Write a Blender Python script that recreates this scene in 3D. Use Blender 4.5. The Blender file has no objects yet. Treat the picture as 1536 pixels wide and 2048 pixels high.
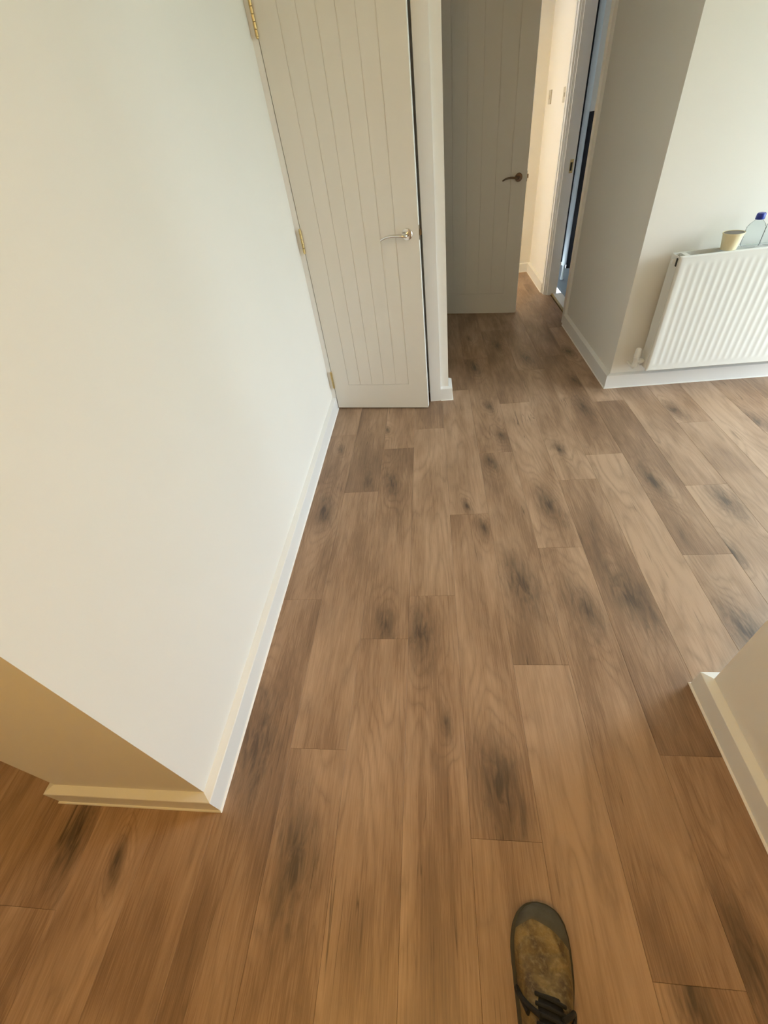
import bpy, bmesh, math, random
from mathutils import Vector, Matrix

random.seed(7)
S = bpy.context.scene
C = S.collection

# ------------------------------------------------------------------ camera
cam_d = bpy.data.cameras.new('camera')
cam = bpy.data.objects.new('camera', cam_d)
C.objects.link(cam)
cam_d.sensor_fit = 'VERTICAL'
cam_d.sensor_height = 36.0
cam_d.sensor_width = 27.0
cam_d.lens = 837.56 / 2048 * 36.0
cam_d.clip_start = 0.02
RM = Matrix(((0.99013298, 0.04152359, 0.13383746),
             (0.06923421, 0.68541866, -0.72485025),
             (-0.12183308, 0.72696427, 0.67578077)))
M4 = RM.to_4x4()
M4.translation = Vector((0, 0, 1.36))
cam.matrix_world = M4
S.camera = cam

# ------------------------------------------------------------------ daylight and exposure
W = bpy.data.worlds.new('overcast_sky')
S.world = W
W.use_nodes = True
bg = W.node_tree.nodes['Background']
bg.inputs[0].default_value = (0.82, 0.91, 1.0, 1)
bg.inputs[1].default_value = 24.0
VS = S.view_settings
VS.view_transform = 'Standard'
VS.look = 'None'
VS.exposure = -0.04
VS.gamma = 1.0
VS.use_curve_mapping = False


def portal(name, loc, sx, sy, rot):
    ld = bpy.data.lights.new(name, 'AREA')
    ld.shape = 'RECTANGLE'
    ld.size = sx
    ld.size_y = sy
    ld.cycles.is_portal = True
    o = bpy.data.objects.new(name, ld)
    o.location = loc
    o.rotation_euler = rot
    C.objects.link(o)


WIN = dict(x=3.10, y0=1.15, y1=2.26, z0=0.08, z1=2.04)          # glazed door of the main room
FILLWIN = dict(x=3.10, y0=-0.75, y1=-0.25, z0=1.00, z1=2.10)        # added unseen window for frontal light on radiator wall and near door
BWIN = dict(x=3.10, y0=4.18, y1=4.50, z0=1.40, z1=2.00)         # window of the room off the corridor
for nm, w in (('window_portal', WIN), ('fill_window_portal', FILLWIN), ('bathroom_window_portal', BWIN)):
    portal(nm, (w['x'] + 0.06, (w['y0'] + w['y1']) / 2, (w['z0'] + w['z1']) / 2),
           w['z1'] - w['z0'], w['y1'] - w['y0'], (0, math.pi / 2, 0))


# ------------------------------------------------------------------ materials
def principled(name):
    m = bpy.data.materials.new(name)
    m.use_nodes = True
    nt = m.node_tree
    return m, nt, nt.nodes['Principled BSDF']


def simple(name, col, rough=0.5, metal=0.0, bump=0.0, bscale=200.0, var=0.0, vscale=3.0, spec=0.5):
    m, nt, b = principled(name)
    b.inputs['Base Color'].default_value = (*col, 1)
    b.inputs['Roughness'].default_value = rough
    b.inputs['Metallic'].default_value = metal
    b.inputs['Specular IOR Level'].default_value = spec
    tc = nt.nodes.new('ShaderNodeTexCoord')
    if var > 0:
        n = nt.nodes.new('ShaderNodeTexNoise')
        n.inputs['Scale'].default_value = vscale
        n.inputs['Detail'].default_value = 4
        nt.links.new(tc.outputs['Object'], n.inputs['Vector'])
        r = nt.nodes.new('ShaderNodeMapRange')
        r.inputs[3].default_value = 1 - var
        r.inputs[4].default_value = 1 + var
        nt.links.new(n.outputs['Fac'], r.inputs[0])
        mx = nt.nodes.new('ShaderNodeMix')
        mx.data_type = 'RGBA'
        mx.blend_type = 'MULTIPLY'
        mx.inputs[0].default_value = 1
        mx.inputs[6].default_value = (*col, 1)
        nt.links.new(r.outputs[0], mx.inputs[7])
        nt.links.new(mx.outputs[2], b.inputs['Base Color'])
    if bump > 0:
        n2 = nt.nodes.new('ShaderNodeTexNoise')
        n2.inputs['Scale'].default_value = bscale
        n2.inputs['Detail'].default_value = 3
        nt.links.new(tc.outputs['Object'], n2.inputs['Vector'])
        bp = nt.nodes.new('ShaderNodeBump')
        bp.inputs['Strength'].default_value = bump
        bp.inputs['Distance'].default_value = 0.002
        nt.links.new(n2.outputs['Fac'], bp.inputs['Height'])
        nt.links.new(bp.outputs['Normal'], b.inputs['Normal'])
    return m


M = {}
M['wall'] = simple('wall_paint', (0.83, 0.803, 0.75), 0.75, bump=0.06, bscale=260, var=0.015)
M['ceiling'] = simple('ceiling_paint', (0.84, 0.82, 0.77), 0.85, bump=0.05, bscale=200)
M['trim'] = simple('trim_gloss', (0.84, 0.84, 0.83), 0.32, var=0.01)
M['door'] = simple('door_satin', (0.80, 0.782, 0.735), 0.42, bump=0.03, bscale=400)
M['caulk'] = simple('sealant', (0.88, 0.87, 0.84), 0.4, var=0.03, vscale=40)
M['brass'] = simple('brass', (0.62, 0.49, 0.24), 0.36, 1.0, var=0.12, vscale=60)
M['chrome'] = simple('chrome', (0.78, 0.77, 0.75), 0.13, 1.0, var=0.03, vscale=40)
M['darkmetal'] = simple('dark_metal', (0.20, 0.145, 0.11), 0.34, 1.0, var=0.08, vscale=60)  # dark brown metal for the far door handle
M['latch'] = simple('latch_steel', (0.30, 0.24, 0.16), 0.35, 1.0, var=0.1, vscale=80)
M['dark'] = simple('dark_void', (0.015, 0.013, 0.012), 0.7, var=0.2)
M['radiator'] = simple('radiator_enamel', (0.74, 0.735, 0.70), 0.45, var=0.02, vscale=8)
M['valve'] = simple('valve_plastic', (0.84, 0.83, 0.80), 0.35, var=0.02)
M['card'] = simple('cup_card', (0.80, 0.72, 0.48), 0.6, var=0.04, vscale=30)
M['coffee'] = simple('dark_drink', (0.07, 0.05, 0.035), 0.35, var=0.1)
M['bluecap'] = simple('blue_cap', (0.010, 0.030, 0.32), 0.35, var=0.05)
M['greycap'] = simple('slate_cap', (0.05, 0.10, 0.16), 0.35, var=0.05)
M['switch'] = simple('switch_plastic', (0.48, 0.44, 0.36), 0.35, var=0.02)
M['bathfloor'] = simple('bath_vinyl', (0.22, 0.27, 0.31), 0.35, var=0.12, vscale=6)
M['marble'] = simple('threshold_white', (0.80, 0.81, 0.82), 0.3, var=0.05, vscale=12)
M['screenpost'] = simple('pale_post', (0.72, 0.80, 0.86), 0.3, var=0.02)
M['screendark'] = simple('black_panel', (0.012, 0.014, 0.022), 0.25, var=0.1)
M['sole'] = simple('boot_rubber', (0.055, 0.05, 0.035), 0.75, bump=0.3, bscale=250, var=0.25, vscale=30)
M['toecap'] = simple('boot_toe_rubber', (0.085, 0.078, 0.058), 0.7, bump=0.35, bscale=500, var=0.3, vscale=60)
M['lace'] = simple('boot_lace', (0.012, 0.011, 0.010), 0.8, bump=0.4, bscale=600, var=0.2, vscale=80)
M['lining'] = simple('boot_lining', (0.02, 0.02, 0.02), 0.9, var=0.2, vscale=40)
M['ground'] = simple('outdoor_ground', (0.20, 0.24, 0.14), 0.9, var=0.2, vscale=2)
M['subfloor'] = simple('subfloor', (0.06, 0.045, 0.03), 0.8, var=0.2)


def mat_emit(name, col, st):
    m, nt, b = principled(name)
    b.inputs['Base Color'].default_value = (0.9, 0.88, 0.8, 1)
    b.inputs['Emission Color'].default_value = (*col, 1)
    b.inputs['Emission Strength'].default_value = st
    return m


def mat_pane():
    m = bpy.data.materials.new('window_glass')
    m.use_nodes = True
    nt = m.node_tree
    nt.nodes.clear()
    o = nt.nodes.new('ShaderNodeOutputMaterial')
    t = nt.nodes.new('ShaderNodeBsdfTransparent')
    t.inputs[0].default_value = (0.96, 0.98, 0.97, 1)
    g = nt.nodes.new('ShaderNodeBsdfGlossy')
    g.inputs['Roughness'].default_value = 0.02
    mx = nt.nodes.new('ShaderNodeMixShader')
    mx.inputs[0].default_value = 0.06
    nt.links.new(t.outputs[0], mx.inputs[1])
    nt.links.new(g.outputs[0], mx.inputs[2])
    nt.links.new(mx.outputs[0], o.inputs[0])
    return m


def mat_bottle():
    m = bpy.data.materials.new('clear_plastic')
    m.use_nodes = True
    nt = m.node_tree
    nt.nodes.clear()
    o = nt.nodes.new('ShaderNodeOutputMaterial')
    t = nt.nodes.new('ShaderNodeBsdfTransparent')
    t.inputs[0].default_value = (0.90, 0.93, 0.93, 1)
    g = nt.nodes.new('ShaderNodeBsdfGlossy')
    g.inputs['Roughness'].default_value = 0.08
    lw = nt.nodes.new('ShaderNodeLayerWeight')
    lw.inputs[0].default_value = 0.05
    mx = nt.nodes.new('ShaderNodeMixShader')
    nt.links.new(lw.outputs['Fresnel'], mx.inputs[0])
    nt.links.new(t.outputs[0], mx.inputs[1])
    nt.links.new(g.outputs[0], mx.inputs[2])
    nt.links.new(mx.outputs[0], o.inputs[0])
    return m


M['pane'] = mat_pane()
M['clear'] = mat_bottle()


class NB:
    """tiny node helper"""
    def __init__(s, nt):
        s.nt = nt

    def n(s, t, **k):
        nd = s.nt.nodes.new(t)
        for a, v in k.items():
            setattr(nd, a, v)
        return nd

    def l(s, a, b):
        s.nt.links.new(a, b)

    def math(s, op, a, b=None, c=None, clamp=False):
        nd = s.n('ShaderNodeMath', operation=op, use_clamp=clamp)
        for i, v in enumerate((a, b, c)):
            if v is None:
                continue
            if isinstance(v, (int, float)):
                nd.inputs[i].default_value = v
            else:
                s.l(v, nd.inputs[i])
        return nd.outputs[0]

    def attr(s, name, out='Fac'):
        nd = s.n('ShaderNodeAttribute', attribute_type='OBJECT', attribute_name=name)
        return nd.outputs[out]

    def sep(s, v):
        nd = s.n('ShaderNodeSeparateXYZ')
        s.l(v, nd.inputs[0])
        return nd.outputs

    def comb(s, x, y, z):
        nd = s.n('ShaderNodeCombineXYZ')
        for i, v in enumerate((x, y, z)):
            if isinstance(v, (int, float)):
                nd.inputs[i].default_value = v
            else:
                s.l(v, nd.inputs[i])
        return nd.outputs[0]

    def noise(s, vec, scale, detail=3, rough=0.5, dist=0.0):
        nd = s.n('ShaderNodeTexNoise')
        nd.inputs['Scale'].default_value = scale
        nd.inputs['Detail'].default_value = detail
        nd.inputs['Roughness'].default_value = rough
        nd.inputs['Distortion'].default_value = dist
        s.l(vec, nd.inputs['Vector'])
        return nd.outputs['Fac']

    def rng(s, v, a, b, c, d, smooth=False):
        nd = s.n('ShaderNodeMapRange')
        if smooth:
            nd.interpolation_type = 'SMOOTHSTEP'
        s.l(v, nd.inputs[0])
        for i, q in enumerate((a, b, c, d)):
            nd.inputs[i + 1].default_value = q
        return nd.outputs[0]

    def mix(s, fac, a, b, mode='MIX'):
        nd = s.n('ShaderNodeMix', data_type='RGBA', blend_type=mode)
        for i, v in ((0, fac), (6, a), (7, b)):
            if isinstance(v, (int, float)):
                nd.inputs[i].default_value = v
            elif isinstance(v, tuple):
                nd.inputs[i].default_value = (*v, 1)
            else:
                s.l(v, nd.inputs[i])
        return nd.outputs[2]


def mat_plank():
    m, nt, b = principled('oak_plank')
    q = NB(nt)
    tc = q.n('ShaderNodeTexCoord')
    x, y, z = q.sep(tc.outputs['Object'])
    seed = q.attr('seed')
    tone = q.attr('tone')
    off = q.math('MULTIPLY', seed, 13.7)
    low = q.noise(q.comb(q.math('MULTIPLY', x, 9.0), q.math('MULTIPLY', y, 2.2), off), 1.0, 3)
    low2 = q.noise(q.comb(q.math('MULTIPLY', x, 22.0), q.math('MULTIPLY', y, 5.0), q.math('ADD', off, 5.1)), 1.0, 4)
    # knots: position and size are properties of each plank
    kmask, kcore, kphase = None, None, None
    streak = q.noise(q.comb(q.math('MULTIPLY', x, 48.0), q.math('MULTIPLY', y, 9.0), q.math('ADD', off, 3.3)), 1.0, 5, 0.62, 1.4)
    for nm in ('knot_a', 'knot_b', 'knot_c'):
        kx, ky, ks = q.sep(q.attr(nm, 'Vector'))
        w1 = q.math('MULTIPLY', q.math('SUBTRACT', low2, 0.5), 0.05)
        w2 = q.math('MULTIPLY', q.math('SUBTRACT', low, 0.5), 0.10)
        dx = q.math('ADD', q.math('SUBTRACT', x, kx), w1)
        dy = q.math('ADD', q.math('SUBTRACT', y, ky), w2)
        # the smoky halo leans a little along the grain
        dx = q.math('ADD', dx, q.math('MULTIPLY', dy, 0.12))
        dx = q.math('DIVIDE', dx, q.math('MAXIMUM', q.math('MULTIPLY', ks, 0.072), 0.001))
        dy = q.math('DIVIDE', dy, q.math('MAXIMUM', q.math('MULTIPLY', ks, 0.185), 0.001))
        d0 = q.math('SQRT', q.math('ADD', q.math('MULTIPLY', dx, dx), q.math('MULTIPLY', dy, dy)))
        d = q.math('ADD', d0, q.math('MULTIPLY', q.math('SUBTRACT', streak, 0.5), 1.1))
        on = q.math('GREATER_THAN', ks, 0.05)
        mk = q.math('MULTIPLY', q.rng(d, 0.0, 1.15, 1, 0, True), on)
        mk = q.math('MULTIPLY', mk, q.rng(d0, 0.7, 1.5, 1, 0, True))
        co = q.math('MULTIPLY', q.rng(q.math('ADD', d0, q.math('MULTIPLY', q.math('SUBTRACT', streak, 0.5), 0.9)), 0.0, 0.30, 1, 0, True), on)
        ph = q.math('MULTIPLY', q.math('MULTIPLY', q.rng(d0, 0.0, 1.8, 1, 0, True), on), 3.5)
        kmask = mk if kmask is None else q.math('MAXIMUM', kmask, mk)
        kcore = co if kcore is None else q.math('MAXIMUM', kcore, co)
        kphase = ph if kphase is None else q.math('ADD', kphase, ph)
    # cathedral grain: iso-lines of a stretched field
    fld = q.noise(q.comb(q.math('MULTIPLY', x, 6.0), q.math('MULTIPLY', y, 0.9), q.math('ADD', off, 2.3)), 1.0, 2, 0.45)
    ph = q.math('ADD', q.math('MULTIPLY', fld, 15.0), kphase)
    ph = q.math('ADD', ph, q.math('MULTIPLY', streak, 0.55))
    tri = q.math('PINGPONG', ph, 0.5)
    rings = q.math('POWER', q.math('MULTIPLY', tri, 2.0), 2.6)
    fine = q.noise(q.comb(q.math('MULTIPLY', x, 300.0), q.math('MULTIPLY', y, 11.0), off), 1.0, 4, 0.65)
    mid = q.noise(q.comb(q.math('MULTIPLY', x, 70.0), q.math('MULTIPLY', y, 2.6), q.math('ADD', off, 9.0)), 1.0, 3, 0.55)
    # colour
    light = (0.485, 0.327, 0.217)
    base = (0.325, 0.201, 0.122)
    dark = (0.136, 0.079, 0.048)
    smoke = (0.062, 0.045, 0.031)
    bl = q.math('ADD', q.math('MULTIPLY', q.math('SUBTRACT', low, 0.5), 2.0), q.math('MULTIPLY', q.math('SUBTRACT', mid, 0.5), 0.6))
    bl = q.math('ADD', bl, q.math('MULTIPLY', q.math('SUBTRACT', fine, 0.5), 1.35))
    bl = q.math('ADD', bl, q.math('MULTIPLY', q.math('SUBTRACT', low2, 0.5), 0.7))
    bl = q.math('ADD', bl, q.math('MULTIPLY_ADD', q.math('SUBTRACT', tone, 0.52), 1.25, 0.54))
    c1 = q.mix(q.rng(bl, 0.35, 1.10, 0, 1), base, light)
    c2 = q.mix(q.rng(bl, 0.45, -0.40, 0, 1), c1, dark)
    c3 = q.mix(q.math('MULTIPLY', rings, q.rng(low2, 0.32, 0.70, 0.06, 0.46)), c2, dark)
    grey = q.attr('grey')
    c3 = q.mix(q.math('MULTIPLY', grey, 0.35), c3, q.mix(0.5, (0.27, 0.20, 0.14), c3))
    c4 = q.mix(q.math('MULTIPLY', kmask, 0.70), c3, q.mix(q.rng(streak, 0.38, 0.62, 0.0, 1.0), smoke, dark))
    c5 = q.mix(q.math('MULTIPLY', kcore, 0.45), c4, (0.034, 0.028, 0.024))
    # hairline checks in the wood
    cr = q.noise(q.comb(q.math('MULTIPLY', x, 34.0), q.math('MULTIPLY', y, 1.3), q.math('ADD', off, 21.0)), 1.0, 2, 0.5)
    cl = q.rng(q.math('ABSOLUTE', q.math('SUBTRACT', cr, 0.5)), 0.0, 0.014, 1, 0)
    cm = q.noise(q.comb(q.math('MULTIPLY', x, 10.0), q.math('MULTIPLY', y, 4.0), q.math('ADD', off, 31.0)), 1.0, 1)
    cf = q.math('MULTIPLY', cl, q.rng(cm, 0.63, 0.72, 0, 0.7))
    c6 = q.mix(cf, c5, (0.045, 0.028, 0.017))
    q.l(c6, b.inputs['Base Color'])
    q.l(q.rng(fine, 0.3, 0.7, 0.36, 0.47), b.inputs['Roughness'])
    b.inputs['Specular IOR Level'].default_value = 0.5
    bp = q.n('ShaderNodeBump')
    bp.inputs['Strength'].default_value = 0.25
    bp.inputs['Distance'].default_value = 0.0006
    hh = q.math('SUBTRACT', q.math('ADD', fine, q.math('MULTIPLY', mid, 0.7)), q.math('MULTIPLY', cf, 1.5))
    q.l(hh, bp.inputs['Height'])
    q.l(bp.outputs['Normal'], b.inputs['Normal'])
    return m


M['plank'] = mat_plank()


def mat_leather():
    m, nt, b = principled('muddy_leather')
    q = NB(nt)
    tc = q.n('ShaderNodeTexCoord')
    v = tc.outputs['Object']
    n1 = q.noise(v, 28.0, 5, 0.6, 0.6)
    n2 = q.noise(v, 110.0, 4, 0.6)
    c = q.mix(q.rng(n1, 0.36, 0.66, 0, 1), (0.085, 0.050, 0.016), (0.27, 0.185, 0.062))
    c = q.mix(q.rng(n2, 0.50, 0.72, 0, 0.6), c, (0.33, 0.26, 0.13))
    q.l(c, b.inputs['Base Color'])
    q.l(q.rng(n2, 0.3, 0.7, 0.40, 0.62), b.inputs['Roughness'])
    x, y, z = q.sep(v)
    cr = q.noise(q.comb(q.math('MULTIPLY', x, 22.0), q.math('ADD', q.math('MULTIPLY', y, 75.0), q.math('MULTIPLY', x, 40.0)), 0.3), 1.0, 3, 0.6, 0.4)
    bp = q.n('ShaderNodeBump')
    bp.inputs['Strength'].default_value = 0.8
    bp.inputs['Distance'].default_value = 0.006
    q.l(q.math('ADD', cr, q.math('MULTIPLY', n2, 0.15)), bp.inputs['Height'])
    q.l(bp.outputs['Normal'], b.inputs['Normal'])
    return m


M['leather'] = mat_leather()


# ------------------------------------------------------------------ mesh helpers
def add_box(bm, x0, x1, y0, y1, z0, z1):
    vs = [bm.verts.new((x, y, z)) for z in (z0, z1) for y in (y0, y1) for x in (x0, x1)]
    for f in ((0, 2, 3, 1), (4, 5, 7, 6), (0, 1, 5, 4), (2, 6, 7, 3), (0, 4, 6, 2), (1, 3, 7, 5)):
        bm.faces.new([vs[i] for i in f])
    return vs


def add_lathe(bm, prof, seg=24, mat=None, cap=True):
    """prof = [(r,z)...] about z, transformed by mat"""
    mat = mat or Matrix.Identity(4)
    rings = []
    for r, z in prof:
        rings.append([bm.verts.new(mat @ Vector((r * math.cos(2 * math.pi * i / seg), r * math.sin(2 * math.pi * i / seg), z))) for i in range(seg)])
    for a, b in zip(rings, rings[1:]):
        for i in range(seg):
            bm.faces.new((a[i], a[(i + 1) % seg], b[(i + 1) % seg], b[i]))
    if cap:
        bm.faces.new(list(reversed(rings[0])))
        bm.faces.new(rings[-1])


def add_tube(bm, pts, r, seg=10, rfun=None, flat=1.0):
    pts = [Vector(p) for p in pts]
    rings = []
    n = len(pts)
    for i, p in enumerate(pts):
        t = (pts[min(i + 1, n - 1)] - pts[max(i - 1, 0)]).normalized()
        up = Vector((0, 0, 1)) if abs(t.z) < 0.95 else Vector((1, 0, 0))
        a = t.cross(up).normalized()
        c = a.cross(t).normalized()
        rr = rfun(i / (n - 1)) if rfun else r
        rings.append([bm.verts.new(p + a * rr * math.cos(2 * math.pi * k / seg) + c * rr * flat * math.sin(2 * math.pi * k / seg)) for k in range(seg)])
    for a, b in zip(rings, rings[1:]):
        for i in range(seg):
            bm.faces.new((a[i], a[(i + 1) % seg], b[(i + 1) % seg], b[i]))
    bm.faces.new(list(reversed(rings[0])))
    bm.faces.new(rings[-1])


def smooth_curve(ctrl, n=24):
    """Catmull-Rom through control points"""
    P = [Vector(p) for p in ctrl]
    P = [P[0] * 2 - P[1]] + P + [P[-1] * 2 - P[-2]]
    out = []
    segs = len(P) - 3
    for s in range(segs):
        p0, p1, p2, p3 = P[s:s + 4]
        k = max(2, n // segs)
        for j in range(k):
            t = j / k
            out.append(0.5 * ((2 * p1) + (p2 - p0) * t + (2 * p0 - 5 * p1 + 4 * p2 - p3) * t * t + (3 * p1 - p0 - 3 * p2 + p3) * t ** 3))
    out.append(P[-2])
    return out


def bevel(bm, w, seg=2, angle=30):
    es = [e for e in bm.edges if len(e.link_faces) == 2 and e.calc_face_angle(0) > math.radians(angle)]
    bmesh.ops.bevel(bm, geom=es, offset=w, segments=seg, affect='EDGES', profile=0.5, clamp_overlap=True)


def obj(name, bm, mat, parent=None, smooth=False, label=None):
    bmesh.ops.recalc_face_normals(bm, faces=bm.faces)
    me = bpy.data.meshes.new(name)
    bm.to_mesh(me)
    bm.free()
    if smooth:
        for p in me.polygons:
            p.use_smooth = True
        try:
            me.set_sharp_from_angle(angle=math.radians(40))
        except Exception:
            pass
    me.materials.append(M[mat] if isinstance(mat, str) else mat)
    o = bpy.data.objects.new(name, me)
    C.objects.link(o)
    if parent:
        o.parent = parent
    if label:
        o['label'] = label
    return o


def struct(o, label, cat):
    o['kind'] = 'structure'
    o['label'] = label
    o['category'] = cat
    return o


def thing(name, label, cat, loc=(0, 0, 0), rz=0.0, group=None):
    o = bpy.data.objects.new(name, None)
    o.empty_display_size = 0.05
    o.location = loc
    o.rotation_euler = (0, 0, rz)
    o['label'] = label
    o['category'] = cat
    if group:
        o['group'] = group
    C.objects.link(o)
    return o


def boxes(name, mat, specs, bev=0.0, parent=None):
    bm = bmesh.new()
    for s in specs:
        add_box(bm, *s)
    if bev:
        bevel(bm, bev, 2)
    return obj(name, bm, mat, parent)


def sweep(path, prof, side=1):
    """sweep profile [(d,z)] along an XY polyline; d grows to the `side` (+1 = left of travel). Mitred."""
    pts = [Vector((p[0], p[1])) for p in path]
    n = len(pts)
    nor = []
    for i in range(n - 1):
        t = (pts[i + 1] - pts[i]).normalized()
        nor.append(Vector((-t.y, t.x)) * side)
    bm = bmesh.new()
    rings = []
    for i in range(n):
        if i == 0:
            m = nor[0]
        elif i == n - 1:
            m = nor[-1]
        else:
            s = nor[i - 1] + nor[i]
            m = s / (1 + nor[i - 1].dot(nor[i]))
        rings.append([bm.verts.new((pts[i].x + m.x * d, pts[i].y + m.y * d, z)) for d, z in prof])
    k = len(prof)
    for a, b in zip(rings, rings[1:]):
        for j in range(k):
            bm.faces.new((a[j], a[(j + 1) % k], b[(j + 1) % k], b[j]))
    bm.faces.new(rings[0])
    bm.faces.new(list(reversed(rings[-1])))
    return bm


SKIRT = [(0, 0.0), (0.024, 0.0), (0.024, 0.0765), (0.0235, 0.0785), (0.0220, 0.0798), (0.0030, 0.0855), (0, 0.0858)]
BEAD = [(0.024, 0.0), (0.0290, 0.0), (0.0280, 0.0025), (0.0262, 0.0042), (0.024, 0.0050)]


def baseboard(name, path, side, label):
    o = obj(name, sweep(path, SKIRT, side), 'trim')
    struct(o, label, 'baseboard')
    obj('sealant_bead', sweep(path, BEAD, side), 'caulk', o)
    return o


# ------------------------------------------------------------------ floor: planks laid along y
CEIL = 2.40
fl = struct(boxes('floor', 'subfloor', [(-2.3, 3.15, -1.7, 2.6, -0.06, -0.006), (-2.3, 1.13, 2.6, 5.25, -0.06, -0.006)]),
            'oak-look plank floor running through hall, room and corridor', 'floor')
PW, PL = 0.176, 1.20
bm = bmesh.new()
add_box(bm, -PW / 2 + 0.00015, PW / 2 - 0.00015, -PL / 2 + 0.00015, PL / 2 - 0.00015, -0.006, 0.0)
top = [e for e in bm.edges if all(v.co.z > -0.001 for v in e.verts)]
bmesh.ops.bevel(bm, geom=top, offset=0.0006, segments=1, affect='EDGES')
pme = bpy.data.meshes.new('plank')
bm.to_mesh(pme)
bm.free()
pme.materials.append(M['plank'])

JOINT = {-5: 0.96, -4: 0.415, -3: 0.785, -2: 0.970, -1: 1.42, 0: 0.690, 1: 1.20, 2: 1.63, 3: 0.622, 4: 1.143,
         -6: 0.30, -7: 0.72, -8: 0.02, -9: 0.50, 5: 0.35, 6: 0.86, 7: 0.10, 8: 0.60, 9: 1.05}
# (column, a y inside the plank): tone, grey
TONES = [(-5, 1.5, .46, .3), (-5, .5, .46, .1), (-5, 2.3, .60, .6), (-4, 2.0, .28, .7), (-4, 1.0, .52, .1), (-4, .1, .52, .0),
         (-3, 1.4, .40, .2), (-3, .3, .58, .0), (-2, 1.5, .62, .4), (-2, .4, .52, .0), (-1, 2.0, .66, .4), (-1, 1.0, .46, .1), (-1, -.2, .5, 0),
         (0, 2.5, .44, .2), (0, 1.3, .50, .5), (0, .2, .78, .3), (1, 3.0, .40, .2), (1, 1.8, .74, .2), (1, .5, .58, .3), (1, -.3, .5, .2),
         (2, 2.2, .60, .3), (2, 1.0, .34, .4), (2, 0.1, .56, .1), (3, 2.5, .42, .3), (3, 1.2, .92, .4), (3, .2, .50, 0),
         (4, 1.7, .34, .4), (4, .6, .74, .6), (4, 2.8, .66, .2), (5, 1.2, .78, .7), (5, 2.2, .62, .5), (6, 1.5, .62, .6), (7, 1.6, .8, .7),
         (-8, .3, .52, 0), (-7, .3, .66, 0), (-7, -.8, .6, 0), (-6, -.1, .58, 0), (-5, -.4, .58, 0), (-9, .2, .62, 0), (-8, -.5, .6, 0), (-9, -.8, .6, 0), (-10, .2, .6, 0), (-6, .4, .6, 0), (1, -.6, .5, 0), (-4, -.9, .55, 0), (4, -.2, .5, 0), (8, 1.4, .74, .6), (-6, .8, .6, 0), (0, 3.4, .5, .2), (2, 3.2, .45, .2)]
KNOTS = [(-.373, 1.70, .55), (-.24, 1.66, .85), (-.565, 1.47, .9), (.125, 1.47, .45), (.495, 1.44, 1.05), (.300, 1.02, 1.2), (.978, 1.60, .8),
         (1.22, 1.44, 1.0), (.631, 1.90, .55), (.500, .90, 1.0), (.670, .95, 1.1), (-.095, .80, 1.05), (-.22, .84, .7), (.272, 1.80, .6),
         (.185, 1.33, .55), (-.015, .50, .45), (.130, .33, 1.3), (-.600, .42, 1.4), (-.410, .16, 1.25), (-1.06, .17, 1.0),
         (.985, .80, 1.0), (.60, .03, .9), (.47, -.04, .7), (.288, 2.93, .8), (.490, 3.28, .7), (.660, 3.03, .9), (.960, 3.08, .8),
         (.860, 2.28, .9), (1.31, 2.20, .8), (1.64, 2.05, .8), (.355, 2.05, .6), (.33, 2.38, .5), (-.30, 2.2, .4), (.90, 2.62, .6), (1.10, 1.15, .6), (-.56, 2.0, .4)]
NP = 0
for col in range(-14, 17):
    xc = 0.218 + PW * (col + 0.5)
    if not -2.3 < xc < 3.1:
        continue
    j0 = JOINT.get(col, random.uniform(0, 1.2))
    ymax = 5.25 if xc < 1.1 else 2.6
    ymin = -1.6
    y = j0
    while y > ymin + 0.1:
        y -= PL
    while y < ymax:
        yc = y + PL / 2
        # planks under the solid block or shut-away rooms are left out
        hidden = (-1.13 < xc - PW / 2 and xc + PW / 2 < -0.67 and y > 0.3) or (xc < -0.75 and y > 1.6) or \
                 (xc > 1.15 and y + PL < -0.6) or (y > ymax - 0.15)
        if not hidden:
            p = bpy.data.objects.new('plank', pme)
            p.location = (xc, yc, 0)
            C.objects.link(p)
            p.parent = fl
            rnd = random.Random(col * 131 + round(y * 10) * 7)
            tone, grey = rnd.uniform(.38, .72), rnd.uniform(0, .5)
            for c_, y_, t_, g_ in TONES:
                if c_ == col and y <= y_ < y + PL:
                    tone, grey = t_, g_
            p['seed'] = rnd.uniform(0.1, 9.0)
            p['tone'] = float(tone)
            p['grey'] = float(grey)
            ks = [k for k in KNOTS if abs(k[0] - xc) <= PW / 2 and y <= k[1] < y + PL][:3]
            if not ks and rnd.random() < 0.25:
                ks = [(xc + rnd.uniform(-.05, .05), yc + rnd.uniform(-.45, .45), rnd.uniform(.3, .6))]
            for i, nm in enumerate(('knot_a', 'knot_b', 'knot_c')):
                p[nm] = [float(ks[i][0] - xc), float(ks[i][1] - yc), float(ks[i][2])] if i < len(ks) else [0.0, 0.0, 0.0]
            NP += 1
        y += PL
print('planks', NP)

struct(boxes('floor_room_beyond', 'bathfloor', [(1.20, 3.1, 2.70, 5.25, -0.06, 0.004)]), 'blue-grey vinyl floor beyond the right-hand doorway', 'floor')

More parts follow.
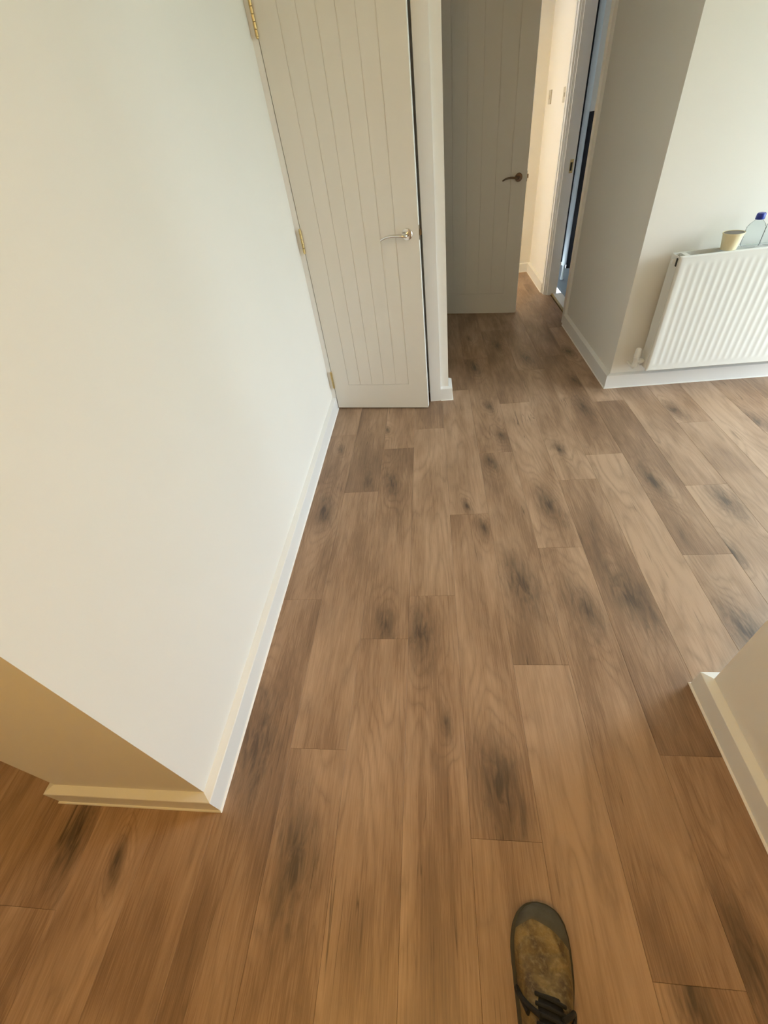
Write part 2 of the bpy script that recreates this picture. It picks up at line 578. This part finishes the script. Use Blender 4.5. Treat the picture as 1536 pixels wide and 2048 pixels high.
# ------------------------------------------------------------------ walls and ceiling
XL, XB, YF = -0.675, -1.139, 0.2715          # left block: right face, left face, near face
XR, YR = 0.757, 0.608                      # near right wall: face and far end
XC, YB = 1.0555, 2.518                      # corridor right wall, radiator wall
YD = 2.496                                 # plane of the first door
struct(boxes('ceiling', 'ceiling', [(-3.2, 3.3, -1.75, 5.3, CEIL, CEIL + 0.1)]), 'white ceiling above hall and corridor', 'ceiling')
struct(boxes('wall_left', 'wall', [(XB, XL, YF, 3.2, 0, CEIL)], 0.002), 'white wall block on the left, daylit on its long side', 'wall')
struct(boxes('wall_right', 'wall', [(XR, XR + 0.112, -1.7, YR, 0, CEIL)], 0.002), 'cream-lit wall end at the lower right', 'wall')
struct(boxes('wall_back', 'wall', [(XC, 3.10, YB, YB + 0.115, 0, CEIL)], 0.0), 'white wall behind the radiator', 'wall')
struct(boxes('wall_corridor_right', 'wall', [(XC, XC + 0.088, YB + 0.115, 3.625, 0, CEIL), (XC, XC + 0.088, 3.625, 4.375, 2.02, CEIL), (XC, XC + 0.088, 4.375, 5.2, 0, CEIL)], 0.0),
       'shaded corridor wall on the right with the doorway in it', 'wall')
struct(boxes('wall_partition', 'wall', [(0.033, 0.083, YD + 0.026, 2.64, 0, CEIL), (-0.64, 0.033, YD + 0.026, 2.6, 2.02, CEIL), (-0.10, -0.022, 2.62, 4.12, 0, CEIL),
                                        (-0.022, 0.033, 2.60, 2.64, 0, CEIL), (-0.10, -0.022, 4.12, 4.92, 2.03, CEIL), (-0.10, -0.022, 4.92, 5.2, 0, CEIL)], 0.0),
       'narrow white wall end between the two panelled doors', 'wall')
struct(boxes('wall_corridor', 'wall', [(-3.1, XC, 5.2, 5.3, 0, CEIL)]), 'warm-lit wall closing the corridor', 'wall')
struct(boxes('wall_cupboard', 'wall', [(XL, -0.10, 3.15, 3.2, 0, CEIL)]), 'back wall of the cupboard behind the near door', 'wall')
struct(boxes('wall_hall', 'wall', [(-2.35, 3.2, -1.75, -1.65, 0, CEIL), (-2.4, -2.3, -1.7, 1.6, 0, CEIL), (-2.3, XB, 1.5, 1.6, 0, CEIL)]), 'hall walls behind the viewer', 'wall')
struct(boxes('wall_bedroom', 'wall', [(-3.1, XL - 0.02, 3.2, 3.25, 0, CEIL), (-3.15, -3.1, 3.2, 5.25, 0, CEIL)]), 'walls of the lit room beyond the far door', 'wall')
wx = WIN['x']


def wall_with_windows(name, y0, y1, ws, label):
    sp = []
    ya = y0
    for w in ws:
        sp += [(wx, wx + 0.12, ya, w['y0'], 0, CEIL), (wx, wx + 0.12, w['y0'], w['y1'], 0, w['z0']), (wx, wx + 0.12, w['y0'], w['y1'], w['z1'], CEIL)]
        ya = w['y1']
    sp.append((wx, wx + 0.12, ya, y1, 0, CEIL))
    return struct(boxes(name, 'wall', sp), label, 'wall')


wall_with_windows('wall_window', -1.7, 2.62, [FILLWIN, WIN], 'wall with the glazed door and the added window, off to the right')
wall_with_windows('wall_bathroom', 2.62, 5.3, [BWIN], 'window wall of the room beyond the right-hand doorway')
struct(boxes('wall_bathroom_end', 'wall', [(XC + 0.088, 3.10, 5.25, 5.3, 0, CEIL)]), 'end wall of the room beyond the right-hand doorway', 'wall')


def window(name, w, label):
    x0 = wx + 0.04
    o = boxes(name, 'trim', [(x0, x0 + 0.06, w['y0'], w['y0'] + 0.05, w['z0'], w['z1']), (x0, x0 + 0.06, w['y1'] - 0.05, w['y1'], w['z0'], w['z1']),
                             (x0, x0 + 0.06, w['y0'] + 0.05, w['y1'] - 0.05, w['z0'], w['z0'] + 0.05), (x0, x0 + 0.06, w['y0'] + 0.05, w['y1'] - 0.05, w['z1'] - 0.05, w['z1'])])
    struct(o, label, 'window')
    ym = (w['y0'] + w['y1']) / 2
    boxes('mullion', 'trim', [(x0, x0 + 0.06, ym - 0.03, ym + 0.03, w['z0'] + 0.05, w['z1'] - 0.05)], 0, o)
    boxes('window_sill', 'trim', [(wx - 0.04, x0, w['y0'] - 0.03, w['y1'] + 0.03, w['z0'] - 0.025, w['z0'])], 0.004, o)
    for a, b in ((w['y0'] + 0.05, ym - 0.03), (ym + 0.03, w['y1'] - 0.05)):
        boxes('pane', 'pane', [(x0 + 0.028, x0 + 0.032, a, b, w['z0'] + 0.05, w['z1'] - 0.05)], 0, o)


window('window_1', WIN, 'white glazed double door lighting the main room')
window('window_2', BWIN, 'white two-pane window of the room beyond the right-hand doorway')
window('fill_window', FILLWIN, 'added unseen two-pane window giving the main room frontal light')
struct(boxes('ground_outside', 'ground', [(3.3, 40, -30, 30, -0.5, -0.3)]), 'garden ground outside the windows', 'ground')

# ------------------------------------------------------------------ baseboards
baseboard('baseboard_left', [(XL, YD), (XL, YF), (XB, YF), (XB, 1.5)], 1, 'white chamfered baseboard round the left wall block')
baseboard('baseboard_right', [(XR, -1.65), (XR, YR), (XR + 0.112, YR), (XR + 0.112, -1.65)], 1, 'white chamfered baseboard round the lower right wall end')
baseboard('baseboard_back', [(XC, 3.578), (XC, YB), (wx, YB)], -1, 'white baseboard under the radiator and into the corridor')
baseboard('baseboard_partition', [(0.033, YD + 0.026), (0.083, YD + 0.026), (0.083, 2.64)], -1, 'short white baseboard round the wall end between the doors')
baseboard('baseboard_corridor', [(-0.02, 5.2), (XC, 5.2), (XC, 4.43)], -1, 'warm-lit baseboard at the end of the corridor')

# ------------------------------------------------------------------ door frames (trim)
struct(boxes('trim_1', 'trim', [(XL, -0.6490, YD + 0.002, 2.60, 0, 2.02), (-0.034, 0.033, YD + 0.002, 2.60, 0, 2.02), (-0.649, -0.034, YD + 0.002, 2.60, 1.99, 2.02)], 0.002),
       'white painted frame of the near panelled door', 'door frame')
tr2 = struct(boxes('trim_2', 'trim', [(XC - 0.004, XC + 0.097, 3.625, 3.655, 0, 2.02), (XC - 0.004, XC + 0.097, 4.345, 4.375, 0, 2.02), (XC - 0.004, XC + 0.092, 3.655, 4.345, 1.99, 2.02)], 0.002),
             'white lining of the doorway in the corridor wall', 'door frame')
boxes('door_stop', 'trim', [(XC + 0.014, XC + 0.050, 4.333, 4.345, 0, 1.99)], 0.002, tr2)
for a, b in ((3.575, 3.645), (4.355, 4.428)):
    bm = bmesh.new()
    add_box(bm, XC - 0.016, XC, a, b, 0, 2.06)
    add_box(bm, XC - 0.020, XC - 0.016, a + (0.0 if a < 4 else 0.045), b - (0.045 if a < 4 else 0.0), 0, 2.06)
    bevel(bm, 0.003, 2)
    obj('architrave', bm, 'trim', tr2)
sp = boxes('strike_plate', 'brass', [(XC + 0.060, XC + 0.086, 4.3425, 4.3450, 0.890, 0.975)], 0.0008, tr2)
boxes('keep_hole', 'dark', [(XC + 0.064, XC + 0.078, 4.3418, 4.3425, 0.905, 0.957)], 0, sp)
struct(boxes('trim_3', 'trim', [(-0.105, -0.017, 4.12, 4.145, 0, 2.03), (-0.105, -0.017, 4.915, 4.94, 0, 2.03)], 0.002), 'white frame of the far panelled door', 'door frame')
thr = struct(boxes('trim_4', 'marble', [(1.122, 1.20, 3.656, 4.344, -0.03, 0.008)], 0.002), 'pale threshold of the doorway in the corridor wall', 'threshold')
bm = bmesh.new()
add_box(bm, 1.104, 1.122, 3.656, 4.344, 0.0, 0.009)
bevel(bm, 0.003, 3)
obj('threshold_bar', bm, 'brass', thr, label='brass threshold bar')


# ------------------------------------------------------------------ panelled doors
def ring_frame(W_, z0, z1, x0, x1, zb, zt, y0, y1, bev):
    """outer W x (z0..z1) with an inner opening x0..x1, zb..zt"""
    bm = bmesh.new()
    o = [(0, z0), (W_, z0), (W_, z1), (0, z1)]
    i = [(x0, zb), (x1, zb), (x1, zt), (x0, zt)]
    L = {}
    for yk, y in enumerate((y0, y1)):
        L[yk] = ([bm.verts.new((a, y, b)) for a, b in o], [bm.verts.new((a, y, b)) for a, b in i])
    for k in range(4):
        n = (k + 1) % 4
        bm.faces.new((L[0][0][k], L[0][0][n], L[0][1][n], L[0][1][k]))
        bm.faces.new((L[1][0][n], L[1][0][k], L[1][1][k], L[1][1][n]))
        bm.faces.new((L[0][0][n], L[0][0][k], L[1][0][k], L[1][0][n]))
        bm.faces.new((L[0][1][k], L[0][1][n], L[1][1][n], L[1][1][k]))
    bmesh.ops.recalc_face_normals(bm, faces=bm.faces)
    bevel(bm, bev, 2)
    return bm


def make_handle(parent, x, z, length, side=-1, metal='chrome'):
    """rose and lever on the front (-y) face; lever runs towards `side` in x"""
    bm = bmesh.new()
    Rx = Matrix.Translation((x, 0, z)) @ Matrix.Rotation(math.pi / 2, 4, 'X')
    add_lathe(bm, [(0.026, 0.0), (0.026, 0.006), (0.0235, 0.0085), (0.012, 0.0095)], 32, Rx)
    rose = obj('handle', bm, metal, parent, True, ('chrome' if metal == 'chrome' else 'dark metal') + ' lever handle on a round rose')
    bm = bmesh.new()
    add_lathe(bm, [(0.0105, 0.009), (0.0095, 0.020), (0.0095, 0.040)], 20, Rx)
    pts = smooth_curve([(x, -0.040, z), (x + side * 0.008, -0.0475, z + 0.0005), (x + side * 0.03, -0.050, z + 0.004), (x + side * length * 0.55, -0.050, z + 0.006),
                        (x + side * length * 0.8, -0.050, z + 0.002), (x + side * length, -0.049, z - 0.007)], 30)
    add_tube(bm, pts, 0.008, 14, lambda t: 0.0100 - 0.0045 * t, 0.85)
    obj('lever', bm, metal, rose, True)


def make_hinge(parent, z):
    bm = bmesh.new()
    hx, hy = -0.002, -0.006
    for i in range(5):
        z0 = z - 0.05 + i * 0.02
        add_lathe(bm, [(0.0055, 0.0005), (0.0064, 0.0015), (0.0064, 0.0185), (0.0055, 0.0195)], 14, Matrix.Translation((hx, hy, z0)))
    add_lathe(bm, [(0.003, -0.056), (0.0048, -0.054), (0.0048, -0.0495)], 12, Matrix.Translation((hx, hy, z)))
    add_lathe(bm, [(0.0048, 0.0495), (0.0048, 0.054), (0.003, 0.056)], 12, Matrix.Translation((hx, hy, z)))
    obj('hinge', bm, 'brass', parent, True, 'brass butt hinge')
    o = boxes('hinge_leaf', 'brass', [(-0.0028, -0.0008, -0.006, 0.028, z - 0.05, z + 0.05)], 0, parent)


def make_door(name, loc, ang, Wd, g0, g1, ng, label, handle_z, lever, hinge_z, gw=0.0030, gd=0.0024, metal='chrome'):
    T = 0.035
    z0, z1 = 0.007, 1.985
    zb, zt = 0.168, 1.875
    d = boxes(name, 'door', [(0.001, Wd - 0.001, gd, T, z0 + 0.001, z1 - 0.001)])
    d.location = loc
    d.rotation_euler = (0, 0, ang)
    struct(d, label, 'door')
    obj('leaf_frame', ring_frame(Wd, z0, z1, g0 - gw / 2, g1 + gw / 2, zb, zt, 0.0, gd, 0.0010), 'door', d)
    step = (g1 - g0) / (ng - 1)
    bm = bmesh.new()
    add_box(bm, -step / 2 + gw / 2, step / 2 - gw / 2, 0.0004, gd, zb + gw * 0.6, zt - gw * 0.6)
    es = [e for e in bm.edges if all(v.co.y < 0.002 for v in e.verts)]
    bmesh.ops.bevel(bm, geom=es, offset=0.0010, segments=2, affect='EDGES')
    b0 = obj('board', bm, 'door', d)
    b0.location = (g0 + step / 2, 0, 0)
    for i in range(1, ng - 1):
        b = b0.copy()
        b.location = (g0 + step * (i + 0.5), 0, 0)
        C.objects.link(b)
        b.parent = d
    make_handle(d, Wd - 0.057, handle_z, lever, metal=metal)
    boxes('latch_plate', 'latch', [(Wd - 0.0005, Wd + 0.0012, 0.006, 0.029, handle_z - 0.03, handle_z + 0.03)], 0.0004, d)
    bm = bmesh.new()
    vs = [bm.verts.new(c) for c in ((Wd, 0.011, handle_z - 0.012), (Wd, 0.025, handle_z - 0.012), (Wd + 0.011, 0.012, handle_z - 0.012), (Wd, 0.011, handle_z + 0.012), (Wd, 0.025, handle_z + 0.012), (Wd + 0.011, 0.012, handle_z + 0.012))]
    for f in ((0, 1, 2), (5, 4, 3), (0, 2, 5, 3), (1, 4, 5, 2), (0, 3, 4, 1)):
        bm.faces.new([vs[i] for i in f])
    obj('latch_bolt', bm, 'latch', d)
    for hz in hinge_z:
        make_hinge(d, hz)
    return d


make_door('door_1', (-0.6465, 2.4965, 0), math.radians(-8.3), 0.604, 0.102, 0.489, 6,
          'white grooved-board door standing slightly ajar with brass hinges', 0.951, 0.124, (0.203, 0.965, 1.722))
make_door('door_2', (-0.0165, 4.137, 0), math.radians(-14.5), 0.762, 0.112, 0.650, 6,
          'shaded white grooved-board door standing open across the corridor', 0.951, 0.108, (0.203, 0.965, 1.722), 0.0050, 0.0040, 'darkmetal')

# ------------------------------------------------------------------ radiator
RX0, RX1, RZ0, RZ1, RY0, RY1 = 1.186, 2.36, 0.150, 0.722, 2.378, 2.470
rad = thing('radiator', 'white double panel radiator on the wall beside the corridor', 'radiator', (1.77, 2.43, RZ0))


def rad_local(o):
    o.parent = rad
    o.matrix_parent_inverse = Matrix.Translation(-Vector((1.77, 2.43, RZ0)))
    return o


def rad_panel(y, sgn):
    bm = bmesh.new()
    pitch = 0.0333
    xs = [RX0, RX0 + 0.004, RX0 + 0.012, RX0 + 0.022]
    k = 0
    xf0 = RX0 + 0.026
    while xf0 + k * pitch / 8 < RX1 - 0.026:
        xs.append(xf0 + k * pitch / 8)
        k += 1
    xs += [RX1 - 0.022, RX1 - 0.012, RX1 - 0.004, RX1]
    zs = [RZ0, RZ0 + 0.004, RZ0 + 0.016, RZ0 + 0.026, RZ0 + 0.034, RZ0 + 0.044, RZ0 + 0.06, RZ0 + 0.15, (RZ0 + RZ1) / 2, RZ1 - 0.15, RZ1 - 0.06, RZ1 - 0.044, RZ1 - 0.034, RZ1 - 0.026, RZ1 - 0.014, RZ1 - 0.004, RZ1]
    grid = []
    for z in zs:
        e = min(z - RZ0, RZ1 - z)
        fz = max(0.0, min(1.0, (e - 0.026) / 0.03))
        row = []
        for x in xs:
            ex = min(x - RX0, RX1 - x)
            fx = max(0.0, min(1.0, (ex - 0.024) / 0.006))
            d = 0.0015 * (0.5 - 0.5 * math.cos(2 * math.pi * (x - xf0) / pitch)) ** 0.8 * fx * fz
            if ex < 0.004 or e < 0.004:
                d = max(d, 0.005)
            elif ex < 0.010 or e < 0.010:
                d = max(d, 0.001)
            if 0.012 < e < 0.03:
                d += 0.0012
            row.append(bm.verts.new((x, y + sgn * d, z)))
        grid.append(row)
    for a, b in zip(grid, grid[1:]):
        for i in range(len(xs) - 1):
            bm.faces.new((a[i], a[i + 1], b[i + 1], b[i]))
    r = bmesh.ops.extrude_face_region(bm, geom=list(bm.faces))
    for v in r['geom']:
        if isinstance(v, bmesh.types.BMVert):
            v.co.y = y + sgn * 0.014
    return bm


rad_local(obj('front_panel', rad_panel(RY0, 1), 'radiator', smooth=True))
rad_local(obj('rear_panel', rad_panel(RY1, -1), 'radiator', smooth=True))
# end cover
for xa, xb in ((RX0 - 0.002, RX0 + 0.001), (RX1 - 0.001, RX1 + 0.002)):
    bm = bmesh.new()
    add_box(bm, xa, xb, RY0 + 0.012, RY1 - 0.002, RZ0 + 0.012, RZ1 - 0.003)
    rad_local(obj('end_cover', bm, 'radiator'))
bm = bmesh.new()
x = RX0 + 0.06
while x < RX1 - 0.05:
    add_box(bm, x, x + 0.002, RY0 + 0.020, RY1 - 0.020, RZ0 + 0.03, RZ1 - 0.16)
    x += 0.022
fin = rad_local(obj('convector_fins', bm, 'radiator'))
fin['kind'] = 'stuff'
for xx in (RX0 + 0.03, RX1 - 0.05):
    bm = bmesh.new()
    add_box(bm, xx, xx + 0.022, RY0 + 0.012, RY1 - 0.012, RZ1 - 0.020, RZ1 - 0.002)
    rad_local(obj('top_bridge', bm, 'radiator'))
bm = bmesh.new()
Rxm = Matrix.Translation((RX0 - 0.006, 2.424, RZ1 - 0.028)) @ Matrix.Rotation(-math.pi / 2, 4, 'Y')
add_lathe(bm, [(0.010, -0.006), (0.010, 0.006), (0.0085, 0.009)], 14, Rxm)
bl = rad_local(obj('bleed_valve', bm, 'valve', smooth=True))
bm = bmesh.new()
add_box(bm, RX0 - 0.0035, RX0 - 0.002, 2.394, 2.408, RZ1 - 0.045, RZ1 - 0.010)
rad_local(obj('end_slot', bm, 'dark'))
# lockshield valve at the lower left
vx, vy = 1.140, 2.428
bm = bmesh.new()
add_tube(bm, smooth_curve([(vx, YB - 0.001, 0.150), (vx, vy + 0.03, 0.150), (vx, vy + 0.006, 0.153), (vx, vy, 0.168)], 16), 0.0075, 12)
rad_local(obj('supply_pipe', bm, 'valve', smooth=True))
bm = bmesh.new()
add_lathe(bm, [(0.010, 0.0), (0.015, 0.003), (0.015, 0.016), (0.0125, 0.019), (0.0125, 0.044), (0.0145, 0.047), (0.0145, 0.056), (0.011, 0.060)], 20, Matrix.Translation((vx, vy, 0.160)))
add_lathe(bm, [(0.0105, 0.0), (0.0105, 0.018), (0.0145, 0.019), (0.0145, 0.036), (0.009, 0.037), (0.009, 0.052)], 18,
          Matrix.Translation((vx, vy, 0.192)) @ Matrix.Rotation(math.pi / 2, 4, 'Y'))
va = rad_local(obj('valve', bm, 'valve', smooth=True, label='small white lockshield valve'))
bm = bmesh.new()
add_lathe(bm, [(0.0155, 0.0), (0.0165, 0.003), (0.0145, 0.040), (0.0105, 0.045)], 20, Matrix.Translation((vx, vy, 0.2215)))
cp = obj('valve_cap', bm, 'valve', va, True)
cp.matrix_parent_inverse = Matrix.Identity(4)
for zz in (0.30, 0.60):
    for xx in (1.35, 2.2):
        bm = bmesh.new()
        add_box(bm, xx, xx + 0.03, RY1 - 0.002, YB - 0.001, zz, zz + 0.04)
        rad_local(obj('wall_bracket', bm, 'radiator'))

# ------------------------------------------------------------------ things standing on the radiator
cup = thing('paper_cup', 'small cream paper cup with a dark top on the radiator', 'cup', (1.409, 2.421, RZ1))
bm = bmesh.new()
add_lathe(bm, [(0.0315, 0.0), (0.0320, 0.002), (0.0425, 0.064), (0.0445, 0.065), (0.0450, 0.0675), (0.0440, 0.069), (0.0418, 0.068), (0.0310, 0.006)], 40, cap=True)
obj('body', bm, 'card', cup, True)
bm = bmesh.new()
add_lathe(bm, [(0.030, 0.057), (0.0400, 0.0580), (0.0416, 0.0668), (0.012, 0.0670)], 36)
obj('drink', bm, 'coffee', cup, True, 'dark brown drink')


def bottle(name, label, loc, R_, h, capm, cap_r=0.0175):
    t = thing(name, label, 'bottle', loc, 0, 'plastic bottles on the radiator')
    bm = bmesh.new()
    out = [(R_ * 0.78, 0.0), (R_ * 0.96, 0.004), (R_, 0.012)]
    n = 5
    for i in range(n):
        z = 0.018 + (h * 0.62 - 0.018) * i / (n - 1)
        out += [(R_, z), (R_ * 0.965, z + 0.004), (R_, z + 0.008)]
    out += [(R_ * 0.98, h * 0.70), (R_ * 0.82, h * 0.80), (R_ * 0.52, h * 0.90), (0.0145, h * 0.95), (0.0140, h)]
    add_lathe(bm, out, 28)
    obj('body', bm, 'clear', t, True)
    bm = bmesh.new()
    add_lathe(bm, [(cap_r, 0), (cap_r * 1.04, 0.002), (cap_r, 0.020), (cap_r * 0.85, 0.024)], 22, Matrix.Translation((0, 0, h - 0.004)))
    c = obj('cap', bm, capm, t, True)
    bm = bmesh.new()
    add_lathe(bm, [(R_ * 1.004, 0.03), (R_ * 1.012, 0.031), (R_ * 1.012, 0.062), (R_ * 1.004, 0.063)], 28, cap=False)
    return t


bottle('plastic_bottle', 'clear plastic bottle with a bright blue cap beside the paper cup', (1.502, 2.428, RZ1), 0.037, 0.112, 'bluecap')
bottle('plastic_bottle', 'clear plastic bottle with a dark slate cap cut off by the photo edge', (1.585, 2.426, RZ1), 0.036, 0.116, 'greycap', 0.016)

# ------------------------------------------------------------------ switches in the far corridor
for yy, zz, lb in ((5.015, 1.346, 'white light switch on the warm corridor wall, nearer the corner'), (4.51, 1.348, 'white light switch on the warm corridor wall, nearer the doorway')):
    s = thing('light_switch', lb, 'switch', (XC, yy, zz), 0, 'switches in the corridor')
    bm = bmesh.new()
    add_box(bm, -0.009, 0.0, -0.040, 0.040, -0.043, 0.043)
    bevel(bm, 0.002, 2)
    obj('plate', bm, 'switch', s)
    bm = bmesh.new()
    add_box(bm, -0.012, -0.009, -0.007, 0.007, -0.012, 0.012)
    obj('rocker', bm, 'switch', s)

# ------------------------------------------------------------------ screen beyond the right-hand doorway
sc = thing('screen_panel', 'tall black panel with a pale upright edge beyond the right doorway', 'screen', (1.293, 4.75, 0.004))
bm = bmesh.new()
add_lathe(bm, [(0.020, 0.13), (0.0225, 0.135), (0.0225, 2.1), (0.020, 2.105)], 20)
obj('upright_post', bm, 'screenpost', sc, True, 'pale blue-white upright post')
bm = bmesh.new()
add_lathe(bm, [(0.012, 0.0), (0.018, 0.01), (0.012, 0.03), (0.010, 0.13)], 16)
obj('foot', bm, 'screenpost', sc, True)
bm = bmesh.new()
add_box(bm, 0.021, 0.72, -0.012, 0.012, 0.10, 1.22)
obj('panel', bm, 'screendark', sc, False, 'black panel')
bm = bmesh.new()
add_box(bm, -0.075, -0.0215, -0.004, 0.010, 0.16, 2.05)  # dark strip built to stand for the shadow line beside the post
obj('shadow_strip', bm, 'screendark', sc, False, 'dark strip standing in for a shadow line')

# ------------------------------------------------------------------ lamps of the place
def ceiling_lamp(name, label, loc, col, power, rad_=0.11):
    t = thing(name, label, 'lamp', loc)
    bm = bmesh.new()
    add_lathe(bm, [(0.06, 0.0), (0.065, 0.004), (0.065, 0.018), (0.05, 0.022)], 24, Matrix.Translation((0, 0, -0.022)))
    obj('ceiling_rose', bm, 'trim', t, True)
    bm = bmesh.new()
    prof = [(0.02, -0.022)] + [(rad_ * math.sin(a), -0.03 - rad_ * (0.9 - 0.9 * math.cos(a)) * 0.0 - rad_ * 0.8 * (1 - math.cos(a)) * 0.5 - 0.0) for a in (0.4, 0.8, 1.2, 1.57, 2.0, 2.5, 2.9)]
    add_lathe(bm, prof, 28)
    obj('globe', bm, mat_emit(name + '_glow', col, power * 2.2), t, True)
    ld = bpy.data.lights.new(name + '_bulb', 'POINT')
    ld.energy = power
    ld.color = col
    ld.shadow_soft_size = 0.09
    lo = bpy.data.objects.new(name + '_bulb', ld)
    lo.location = (0, 0, -0.24)
    C.objects.link(lo)
    lo.parent = t


ceiling_lamp('hall_ceiling_lamp', 'warm ceiling lamp in the hall above the viewer', (-0.30, -0.45, CEIL), (1.0, 0.62, 0.20), 16.0)
ceiling_lamp('bedroom_ceiling_lamp', 'warm ceiling lamp in the room beyond the far door', (-1.6, 3.74, CEIL), (1.0, 0.66, 0.16), 46.0)

# ------------------------------------------------------------------ work boot
boot = thing('work_boot', 'muddy tan leather work boot with grey toe cap and black laces', 'boot', (0.1905, 0.103, 0), math.radians(-9))
DW = [(0, 0.004), (.004, .021), (.012, .034), (.026, .0450), (.045, .0525), (.065, .0560), (.085, .0570), (.11, .0560), (.14, .0520), (.18, .0450), (.22, .0400), (.26, .0400), (.285, .0350), (.30, .0230), (.306, .006)]
DH = [(0, .022), (.004, .034), (.012, .045), (.026, .054), (.045, .060), (.065, .0635), (.085, .068), (.11, .079), (.14, .100), (.165, .125), (.19, .150), (.24, .158), (.285, .160), (.30, .158), (.306, .150)]


def lerp(tab, d):
    d = max(tab[0][0], min(tab[-1][0], d))
    for (a, u), (b, v) in zip(tab, tab[1:]):
        if d <= b:
            t = (d - a) / (b - a)
            return u + (v - u) * t
    return tab[-1][1]


def cx(d):                                  # gentle inward sweep of the last
    return -0.006 * math.sin(min(1, d / 0.12) * math.pi) * 0.6


def upper_pt(d, a, off=0.0, zb=0.022):
    w, h = lerp(DW, d), lerp(DH, d)
    ca, sa = math.cos(a), math.sin(a)
    x = (w + off) * math.copysign(abs(ca) ** 0.62, ca)
    z = zb + (h - zb + off) * abs(sa) ** 0.78
    # flex creases across the vamp
    if 0.04 < d < 0.125:
        z -= 0.0030 * abs(sa) * max(0, math.sin((d - 0.045 + 0.25 * x) * 230)) ** 2 * min(1, (d - 0.04) / 0.02) * min(1, (0.125 - d) / 0.02)
    return Vector((cx(d) + x, -d, z))


ND, NA = 90, 28
ds = [0.306 * (i / ND) ** 1.35 for i in range(ND + 1)]
bm = bmesh.new()
rows = [[bm.verts.new(upper_pt(d, math.pi * k / NA)) for k in range(NA + 1)] for d in ds]
for a, b in zip(rows, rows[1:]):
    for k in range(NA):
        bm.faces.new((a[k], a[k + 1], b[k + 1], b[k]))
bm.faces.new(rows[0])
bm.faces.new(rows[-1])
obj('upper', bm, 'leather', boot, True, 'creased muddy tan leather')

bm = bmesh.new()
rows = []
for k in range(NA + 1):
    a = math.pi * k / NA
    xn = math.cos(a)
    db = 0.031 + 0.034 * max(0.0, (xn + 0.15) / 1.15) ** 1.1 + 0.020 * max(0.0, (-xn - 0.35) / 0.65)
    row = []
    for i in range(19):
        d = db * (i / 18) ** 1.4
        row.append(bm.verts.new(upper_pt(d, a, 0.0018 if i < 18 else 0.0002) + Vector((0, 0.0016 * (1 - i / 18), 0))))
    rows.append(row)
for a, b in zip(rows, rows[1:]):
    for i in range(18):
        bm.faces.new((a[i], a[i + 1], b[i + 1], b[i]))
obj('toe_cap', bm, 'toecap', boot, True, 'grey rubber toe cap')

bm = bmesh.new()
out = []
for d in [0.306 * (i / 40) ** 1.3 for i in range(41)]:
    out.append((cx(d) + lerp(DW, d) + 0.0045, -d))
for d in reversed([0.306 * (i / 40) ** 1.3 for i in range(41)]):
    out.append((cx(d) - lerp(DW, d) - 0.0060, -d))
lo_ = [bm.verts.new((x, y + 0.003, 0.0)) for x, y in out]
hi_ = [bm.verts.new((x, y + 0.003, 0.026)) for x, y in out]
bm.faces.new(list(reversed(lo_)))
bm.faces.new(hi_)
for i in range(len(out)):
    j = (i + 1) % len(out)
    bm.faces.new((lo_[i], lo_[j], hi_[j], hi_[i]))
bevel(bm, 0.002, 2, 50)
obj('sole', bm, 'sole', boot, True, 'dark rubber sole')

# tongue: a black padded strip over the instep
bm = bmesh.new()
rows = []
for i in range(22):
    d = 0.136 + 0.062 * i / 21
    hw = 0.020 + 0.004 * min(1, i / 6)
    row = []
    for k in range(13):
        u = -1 + 2 * k / 12
        w, h = lerp(DW, d), lerp(DH, d)
        a = math.acos(max(-1, min(1, math.copysign(abs(u * hw / w) ** (1 / 0.62), u))))
        p = upper_pt(d, a)
        edge = (1 - u ** 4) * min(1, i / 2)
        row.append(bm.verts.new(p + Vector((0, 0.003 * edge, 0.006 * edge - 0.001))))
    rows.append(row)
for a, b in zip(rows, rows[1:]):
    for k in range(12):
        bm.faces.new((a[k], a[k + 1], b[k + 1], b[k]))
obj('tongue', bm, 'lace', boot, True, 'black tongue')


def on_top(d, u, lift):
    w = lerp(DW, d)
    a = math.acos(max(-1, min(1, math.copysign(min(1, abs(u / w)) ** (1 / 0.62), u))))
    return upper_pt(d, a) + Vector((0, 0.3 * lift, lift))


for i in range(5):
    d = 0.144 + i * 0.012
    bm = bmesh.new()
    add_tube(bm, [on_top(d + 0.006 * (k / 10 - .5), -0.027 + 0.054 * k / 10, 0.006 + 0.004 * math.sin(math.pi * k / 10)) for k in range(11)], 0.0032, 8)
    obj('lace', bm, 'lace', boot, True)
for pts in ([(-0.020, 0.168), (-0.040, 0.160), (-0.054, 0.150), (-0.058, 0.142), (-0.052, 0.150), (-0.040, 0.170)],
            [(0.018, 0.165), (0.036, 0.156), (0.046, 0.152), (0.044, 0.164), (0.034, 0.172)]):
    bm = bmesh.new()
    ctrl = []
    for u, d in pts:
        w = lerp(DW, d)
        p = on_top(d, max(-w * 0.96, min(w * 0.96, u)), 0.008)
        if abs(u) > w * 0.96:
            p.x = u + cx(d)
        ctrl.append(p)
    add_tube(bm, smooth_curve(ctrl, 30), 0.0046, 8)
    obj('lace_loop', bm, 'lace', boot, True)
# padded collar and dark opening
bm = bmesh.new()
ring = []
for k in range(33):
    t = 2 * math.pi * k / 32
    ring.append(Vector((0.034 * math.cos(t), -0.245 + 0.046 * math.sin(t), 0.160)))
add_tube(bm, ring, 0.008, 10)
obj('collar', bm, 'lining', boot, True)
bm = bmesh.new()
add_lathe(bm, [(0.033, 0.0), (0.033, 0.006)], 24, Matrix.Translation((0, -0.245, 0.156)) @ Matrix.Diagonal((1, 1.35, 1, 1)))
obj('opening', bm, 'lining', boot)
